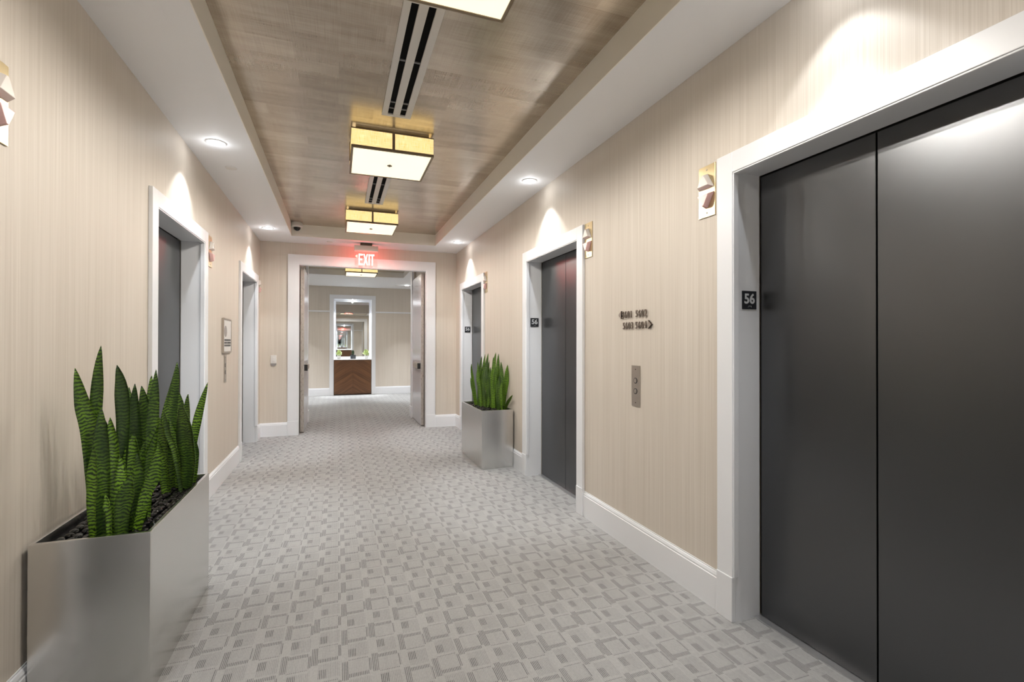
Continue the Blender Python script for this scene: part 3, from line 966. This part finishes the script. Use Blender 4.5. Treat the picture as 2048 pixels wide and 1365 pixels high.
# ---- snake plants
def leaf(parent, pts, w, k):
    P = [Vector(p) for p in pts]
    def at(s):                                   # Catmull-Rom through the points
        q = s * (len(P) - 1)
        i = min(int(q), len(P) - 2)
        f = q - i
        a, b, c_, d = P[max(i - 1, 0)], P[i], P[i + 1], P[min(i + 2, len(P) - 1)]
        return .5 * ((2 * b) + (c_ - a) * f + (2 * a - 5 * b + 4 * c_ - d) * f * f + (3 * b - a - 3 * c_ + d) * f ** 3)
    N, A = 15, 4
    rr = random.Random(k * 7 + 3)
    view = Vector((P[1].x, P[1].y, 0)).normalized()
    ang0 = rr.uniform(-.45, .45)
    tw = rr.uniform(-.5, .5)
    cup = rr.uniform(.10, .22)
    V, UV, F = [], [], []
    ln = 0
    prev = None
    th = .0018
    for side in (1, -1):
        ln = 0; prev = None
        for i in range(N + 1):
            s = i / N
            p = at(s)
            if prev is not None: ln += (p - prev).length
            prev = p
            d = (at(min(s + .02, 1)) - at(max(s - .02, 0))).normalized()
            s0, pw = (.60, .96) if k < 35 else (.5, .95)
            prof = (.60 + .40 * min(1, s / .55)) * (1 if s < s0 else max(.0, math.cos((s - s0) / (1 - s0) * math.pi / 2)) ** pw)
            prof = max(prof, .03)
            right = Vector((view.y, -view.x, 0))
            ca, sa = math.cos(ang0 + tw * s), math.sin(ang0 + tw * s)
            right = (right * ca + view * sa)
            right = (right - d * right.dot(d)).normalized()
            nrm = right.cross(d).normalized()
            if nrm.dot(view) > 0: nrm = -nrm
            for j in range(A + 1):
                q = j / A * 2 - 1
                hw = w / 2 * prof
                wav = .0025 * math.sin(s * 17 + k) * abs(q)
                c0 = p + right * (q * hw) + nrm * (cup * hw * 2 * q * q + wav + side * th)
                V.append(c0); UV.append((q * hw, ln))
    M_ = (N + 1) * (A + 1)
    for sd in (0, 1):
        o_ = sd * M_
        for i in range(N):
            for j in range(A):
                a = o_ + i * (A + 1) + j
                fc = (a, a + 1, a + A + 2, a + A + 1)
                F.append(fc if sd == 0 else fc[::-1])
    for i in range(N):
        for j in (0, A):
            a = i * (A + 1) + j
            F.append((a, a + A + 1, M_ + a + A + 1, M_ + a))
    for j in range(A):
        a = N * (A + 1) + j
        F.append((a, a + 1, M_ + a + 1, M_ + a))
        F.append((j, j + 1, M_ + j + 1, M_ + j))
    me = bpy.data.meshes.new('leaf')
    me.from_pydata([tuple(x) for x in V], [], F)
    uvl = me.uv_layers.new(name='leaf')
    for lp in me.loops:
        uvl.data[lp.index].uv = UV[lp.vertex_index]
    for p_ in me.polygons: p_.use_smooth = True
    me.materials.append(LEAF)
    ob = bpy.data.objects.new('leaf', me)
    COL.objects.link(ob)
    put(ob, parent)
    return ob
LEAVES = [
 (4,0.034,[(1.60,5.46,0.56),(1.59,5.47,0.78),(1.57,5.48,0.93),(1.555,5.49,1.10)]),
 (4,0.030,[(1.63,5.40,0.56),(1.645,5.41,0.74),(1.655,5.42,0.90),(1.68,5.43,1.13)]),
 (5,0.036,[(1.67,5.16,0.56),(1.66,5.15,0.74),(1.655,5.14,0.90),(1.66,5.13,1.06)]),
 (5,0.030,[(1.71,5.28,0.56),(1.70,5.29,0.78),(1.69,5.30,0.98),(1.70,5.31,1.16)]),
 (5,0.034,[(1.70,5.02,0.56),(1.69,5.00,0.70),(1.68,4.99,0.82),(1.69,4.98,0.90)]),
 (1,0.038,[(-0.868,2.27,0.56),(-0.879,2.263,0.835),(-0.889,2.257,1.006),(-0.905,2.25,1.1),(-0.923,2.244,1.225)]),
 (1,0.029,[(-0.868,2.3,0.56),(-0.87,2.29,0.827),(-0.873,2.28,1.025),(-0.863,2.27,1.184),(-0.851,2.26,1.308)]),
 (1,0.037,[(-0.848,2.255,0.56),(-0.844,2.252,0.776),(-0.846,2.248,0.923),(-0.843,2.245,1.075)]),
 (1,0.023,[(-0.857,2.32,0.56),(-0.848,2.308,0.791),(-0.846,2.297,0.925),(-0.844,2.285,1.019)]),
 (1,0.024,[(-0.86,2.23,0.56),(-0.859,2.216,0.731),(-0.851,2.201,0.831),(-0.842,2.187,0.941)]),
 (2,0.034,[(-0.809,2.3,0.56),(-0.796,2.298,0.849),(-0.791,2.295,1.042),(-0.797,2.293,1.151),(-0.81,2.29,1.233)]),
 (2,0.028,[(-0.805,2.246,0.56),(-0.803,2.26,0.77),(-0.816,2.274,0.916),(-0.831,2.288,1.03)]),
 (2,0.028,[(-0.803,2.318,0.56),(-0.815,2.328,0.783),(-0.831,2.338,0.904),(-0.845,2.348,0.998)]),
 (2,0.042,[(-0.776,2.282,0.56),(-0.772,2.291,0.728),(-0.765,2.3,0.858),(-0.762,2.309,0.959)]),
 (2,0.04,[(-0.768,2.216,0.56),(-0.762,2.207,0.682),(-0.748,2.197,0.753),(-0.73,2.188,0.82)]),
 (2,0.019,[(-0.767,2.33,0.56),(-0.758,2.331,0.758),(-0.735,2.332,0.886),(-0.691,2.334,0.983)]),
 (2,0.034,[(-0.742,2.27,0.56),(-0.713,2.263,0.706),(-0.678,2.255,0.807),(-0.661,2.248,0.916)]),
 (2,0.035,[(-0.779,2.366,0.56),(-0.766,2.355,0.802),(-0.774,2.344,0.985),(-0.767,2.333,1.156)]),
 (2,0.037,[(-0.76,2.39,0.56),(-0.749,2.377,0.827),(-0.744,2.364,1.005),(-0.75,2.351,1.145)]),
 (2,0.03,[(-0.754,2.354,0.56),(-0.721,2.344,0.832),(-0.706,2.335,1.033),(-0.693,2.325,1.211)]),
 (2,0.03,[(-0.756,2.426,0.56),(-0.749,2.44,0.877),(-0.756,2.454,1.051),(-0.751,2.469,1.178)]),
 (2,0.023,[(-0.777,2.402,0.56),(-0.785,2.413,0.821),(-0.805,2.424,1.012),(-0.821,2.435,1.134)]),
 (2,0.027,[(-0.781,2.234,0.56),(-0.787,2.244,0.714),(-0.782,2.254,0.799),(-0.79,2.265,0.88)]),
 (2,0.017,[(-0.797,2.198,0.56),(-0.802,2.208,0.669),(-0.813,2.218,0.708),(-0.82,2.228,0.746)]),
 (2,0.03,[(-0.767,2.294,0.56),(-0.747,2.284,0.697),(-0.737,2.274,0.79),(-0.736,2.263,0.888)]),
 (3,0.062,[(-0.8,2.88,0.56),(-0.816,2.874,0.747),(-0.808,2.867,0.964),(-0.762,2.861,1.223)]),
 (3,0.049,[(-0.791,2.92,0.56),(-0.777,2.924,0.781),(-0.778,2.928,0.955),(-0.786,2.933,1.086)]),
 (3,0.037,[(-0.784,2.8,0.56),(-0.805,2.808,0.731),(-0.819,2.815,0.843),(-0.826,2.823,0.952)]),
 (3,0.019,[(-0.72,2.78,0.56),(-0.754,2.792,0.776),(-0.787,2.804,0.874),(-0.806,2.815,0.983)]),
 (3,0.036,[(-0.756,2.94,0.56),(-0.738,2.953,0.772),(-0.749,2.965,0.9),(-0.744,2.978,1.048)]),
 (3,0.058,[(-0.72,2.84,0.56),(-0.704,2.826,0.718),(-0.715,2.812,0.875),(-0.727,2.799,1.023)]),
 (3,0.029,[(-0.73,2.96,0.56),(-0.718,2.964,0.785),(-0.695,2.967,0.937),(-0.654,2.971,1.109)]),
 (3,0.025,[(-0.755,2.86,0.56),(-0.761,2.866,0.714),(-0.776,2.871,0.83),(-0.8,2.877,0.935)]),
 (3,0.031,[(-0.785,2.78,0.56),(-0.8,2.78,0.692),(-0.818,2.78,0.783),(-0.825,2.781,0.858)]),
 (3,0.039,[(-0.712,2.9,0.56),(-0.702,2.889,0.679),(-0.701,2.879,0.769),(-0.709,2.868,0.873)]),
 (4,0.03,[(1.549,5.49,0.56),(1.507,5.489,0.816),(1.48,5.488,0.967),(1.475,5.487,1.079)]),
 (4,0.043,[(1.562,5.47,0.56),(1.565,5.456,0.817),(1.571,5.443,0.993),(1.588,5.429,1.168)]),
 (4,0.042,[(1.583,5.41,0.56),(1.561,5.424,0.77),(1.544,5.439,0.919),(1.543,5.453,1.03)]),
 (4,0.049,[(1.61,5.37,0.56),(1.6,5.382,0.822),(1.629,5.394,1.019),(1.659,5.407,1.205)]),
 (4,0.04,[(1.576,5.43,0.56),(1.589,5.432,0.843),(1.61,5.433,1.017),(1.628,5.435,1.192)]),
 (4,0.033,[(1.539,5.51,0.56),(1.506,5.503,0.74),(1.486,5.497,0.841),(1.468,5.49,0.917)]),
 (4,0.049,[(1.643,5.31,0.56),(1.629,5.324,0.777),(1.623,5.337,0.924),(1.621,5.351,1.041)]),
 (5,0.052,[(1.644,5.15,0.56),(1.631,5.152,0.841),(1.644,5.155,1.031),(1.67,5.157,1.217)]),
 (5,0.049,[(1.688,5.21,0.56),(1.71,5.223,0.833),(1.724,5.235,1.026),(1.735,5.248,1.2)]),
 (5,0.052,[(1.698,5.11,0.56),(1.717,5.122,0.793),(1.73,5.133,0.959),(1.729,5.145,1.114)]),
 (5,0.059,[(1.75,5.145,0.56),(1.75,5.072,0.797),(1.75,5.015,0.943),(1.75,4.981,1.085)]),
 (5,0.033,[(1.742,5.07,0.56),(1.75,5.0,0.651),(1.75,4.916,0.714),(1.75,4.822,0.768)]),
 (5,0.044,[(1.652,5.25,0.56),(1.638,5.253,0.783),(1.634,5.257,0.929),(1.639,5.26,1.05)]),
 (5,0.046,[(1.712,5.23,0.56),(1.686,5.228,0.809),(1.669,5.225,1.003),(1.663,5.223,1.167)]),
 (5,0.047,[(1.668,5.05,0.56),(1.659,5.039,0.732),(1.665,5.027,0.874),(1.676,5.016,0.979)]),
 (4,0.039,[(1.614,5.29,0.56),(1.647,5.284,0.756),(1.66,5.277,0.903),(1.663,5.271,1.008)]),
]

PLANTS = {}
for pid, lab in ((1, 'tall snake plant at the near end of the large planter, two leaves rising highest'),
                 (2, 'dense snake plant in the middle of the large planter'),
                 (3, 'dark snake plant at the far end of the large planter'),
                 (4, 'snake plant at the far end of the right planter'),
                 (5, 'snake plant at the near end of the right planter')):
    mine = [l for l in LEAVES if l[0] == pid]
    bx = sum(l[2][0][0] for l in mine) / len(mine); by = sum(l[2][0][1] for l in mine) / len(mine)
    t = empty('snake_plant', (bx, by, .56))
    tag(t, lab, 'plant', 'snake plants in the silver planters')
    PLANTS[pid] = t
for k, (pid, w, pts) in enumerate(LEAVES):
    leaf(PLANTS[pid], pts, w * (1.38 if pid < 4 else 1.12), k)

# ---- pebbles on the soil
bm = bmesh.new()
bmesh.ops.create_icosphere(bm, subdivisions=2, radius=1.0)
PEB = []
for vi in range(3):
    me = bpy.data.meshes.new('pebble')
    b2 = bm.copy()
    rr = random.Random(vi)
    ph = [rr.uniform(0, 6) for _ in range(3)]
    for v in b2.verts:
        s = 1 + .09 * math.sin(v.co.x * 2.1 + ph[0]) + .08 * math.sin(v.co.y * 2.6 + ph[1])
        v.co = Vector((v.co.x * .0225 * s, v.co.y * .0155 * s, v.co.z * .0120))
    b2.to_mesh(me); b2.free()
    for p in me.polygons: p.use_smooth = True
    me.materials.append(PEBBLE)
    PEB.append(me)
bm.free()
def pebbles(x0, x1, y0, y1, nx, ny, label, group, seed):
    rr = random.Random(seed)
    for i in range(nx):
        for j in range(ny):
            o = bpy.data.objects.new('pebble', PEB[rr.randrange(3)])
            sx, sy = (x1 - x0) / nx, (y1 - y0) / ny
            o.location = (x0 + (i + .5 + rr.uniform(-.2, .2)) * sx, y0 + (j + .5 + rr.uniform(-.2, .2)) * sy, .5785 + rr.uniform(0, .006))
            o.rotation_euler = (rr.uniform(-.25, .25), rr.uniform(-.25, .25), rr.uniform(0, 3.14))
            if i in (0, nx - 1):
                o.rotation_euler.z = 1.5708 + rr.uniform(-.25, .25)      # edge stones lie along the side
            if j in (0, ny - 1):
                o.rotation_euler.z = rr.uniform(-.2, .2)
            s = rr.uniform(.85, 1.12)
            o.scale = (s, s, s)
            COL.objects.link(o)
            tag(o, label, 'pebble', group)
pebbles(PL[0] + .028, PL[1] - .028, PL[2] + .028, PL[3] - .028, 8, 22, 'polished black pebble lying in the large foreground planter', 'pebbles in the large planter', 1)
pebbles(PR[0] + .028, PR[1] - .028, PR[2] + .028, PR[3] - .028, 7, 16, 'polished black pebble lying in the planter on the right', 'pebbles in the right planter', 2)

# ---- niche furniture (far end and its twin behind the photographer)
def niche(mir):
    kw = dict(mirror=mir)
    far = not mir
    f = (lambda y: 2 * YC - y) if mir else (lambda y: y)
    end = 'beyond the doorway' if far else 'behind the photographer'
    x0, x1 = -.099, .813
    t = empty('console_cabinet', (.357, f(13.13), 0))
    tag(t, 'brown chevron-veneered cabinet filling the niche %s' % end, 'cabinet')
    MB().box(x0, x1, 12.952, 13.342, 0, .892).build('carcass', plain('dark_walnut', (.045, .02, .010), .5), t, **kw)
    MB().box(x0 + .012, .3565, 12.938, 12.952, .028, .884).build('veneer_panel', WOOD, t, bevel=.001, **kw)
    MB().box(.3575, x1 - .012, 12.938, 12.952, .028, .884).build('veneer_panel', WOOD, t, bevel=.001, **kw)
    o = MB().box(x0, x1, 12.934, 13.342, .893, .910).build('countertop', STONE, bevel=.002, **kw)
    tag(o, 'white stone top of the cabinet %s' % end, 'countertop')
    t = empty('wall_mirror', (.357, f(13.345), .912))
    tag(t, 'tall white-edged mirror above the cabinet %s' % end, 'mirror')
    MB().box(x0, x1, 13.330, 13.345, .912, 2.436).build('white_backing', WHITE, t, **kw)
    MB().box(-.051, .772, 13.322, 13.330, .968, 2.402).build('glass', MIRROR, t, **kw)
    def pot(x, r, h, leafmat, mat, square, hgt, spread, nl, label, nm, seed):
        c = (x, f(13.10), .911)
        t = empty(nm, c)
        tag(t, label, 'potted plant')
        if square:
            MB().lathe([(r, 0), (r, h), (r * .86, h), (r * .86, h * .85)], c, 'z', 4).build('pot', mat, t)
        else:
            MB().lathe([(r * .85, 0), (r, h), (r * .88, h), (r * .86, h * .85)], c, 'z', 20).build('pot', mat, t, smooth=True)
        rr = random.Random(seed)
        for i in range(nl):
            a = rr.uniform(0, 6.28); e = rr.uniform(.25, 1.45)
            L_ = spread * rr.uniform(.6, 1.0)
            dx, dy, dz = math.cos(a) * math.cos(e) * L_, math.sin(a) * math.cos(e) * L_, math.sin(e) * hgt * rr.uniform(.75, 1)
            b = Vector((c[0], c[1], c[2] + h * .9)); tip = b + Vector((dx, dy, dz))
            mid = b.lerp(tip, .62) + Vector((0, 0, .012))
            sd = Vector((-math.sin(a), math.cos(a), 0)) * rr.uniform(.018, .03)
            up = Vector((math.cos(a), math.sin(a), 0)) * -.006
            MB().add([b, mid + sd, tip, mid - sd, mid + up + Vector((0, 0, .004))], [(0, 1, 4), (1, 2, 4), (2, 3, 4), (3, 0, 4), (0, 3, 2, 1)]).build('leaf', leafmat, t)
    if far:
        pot(.022, .047, .085, LIME, CONCRETE, False, .19, .118, 46, 'lime green plant in a pale pot at the left end of the white top', 'potted_plant', 5)
        pot(.702, .047, .085, LIME, CONCRETE, False, .19, .118, 46, 'lime green plant in a pale pot at the right end of the white top', 'potted_plant', 8)
        pot(.368, .068, .10, DARKLEAF, SIGNBLACK, True, .15, .05, 16, 'small dark plant in a black cube pot in the middle of the white top', 'potted_plant', 13)
niche(False)
niche(True)
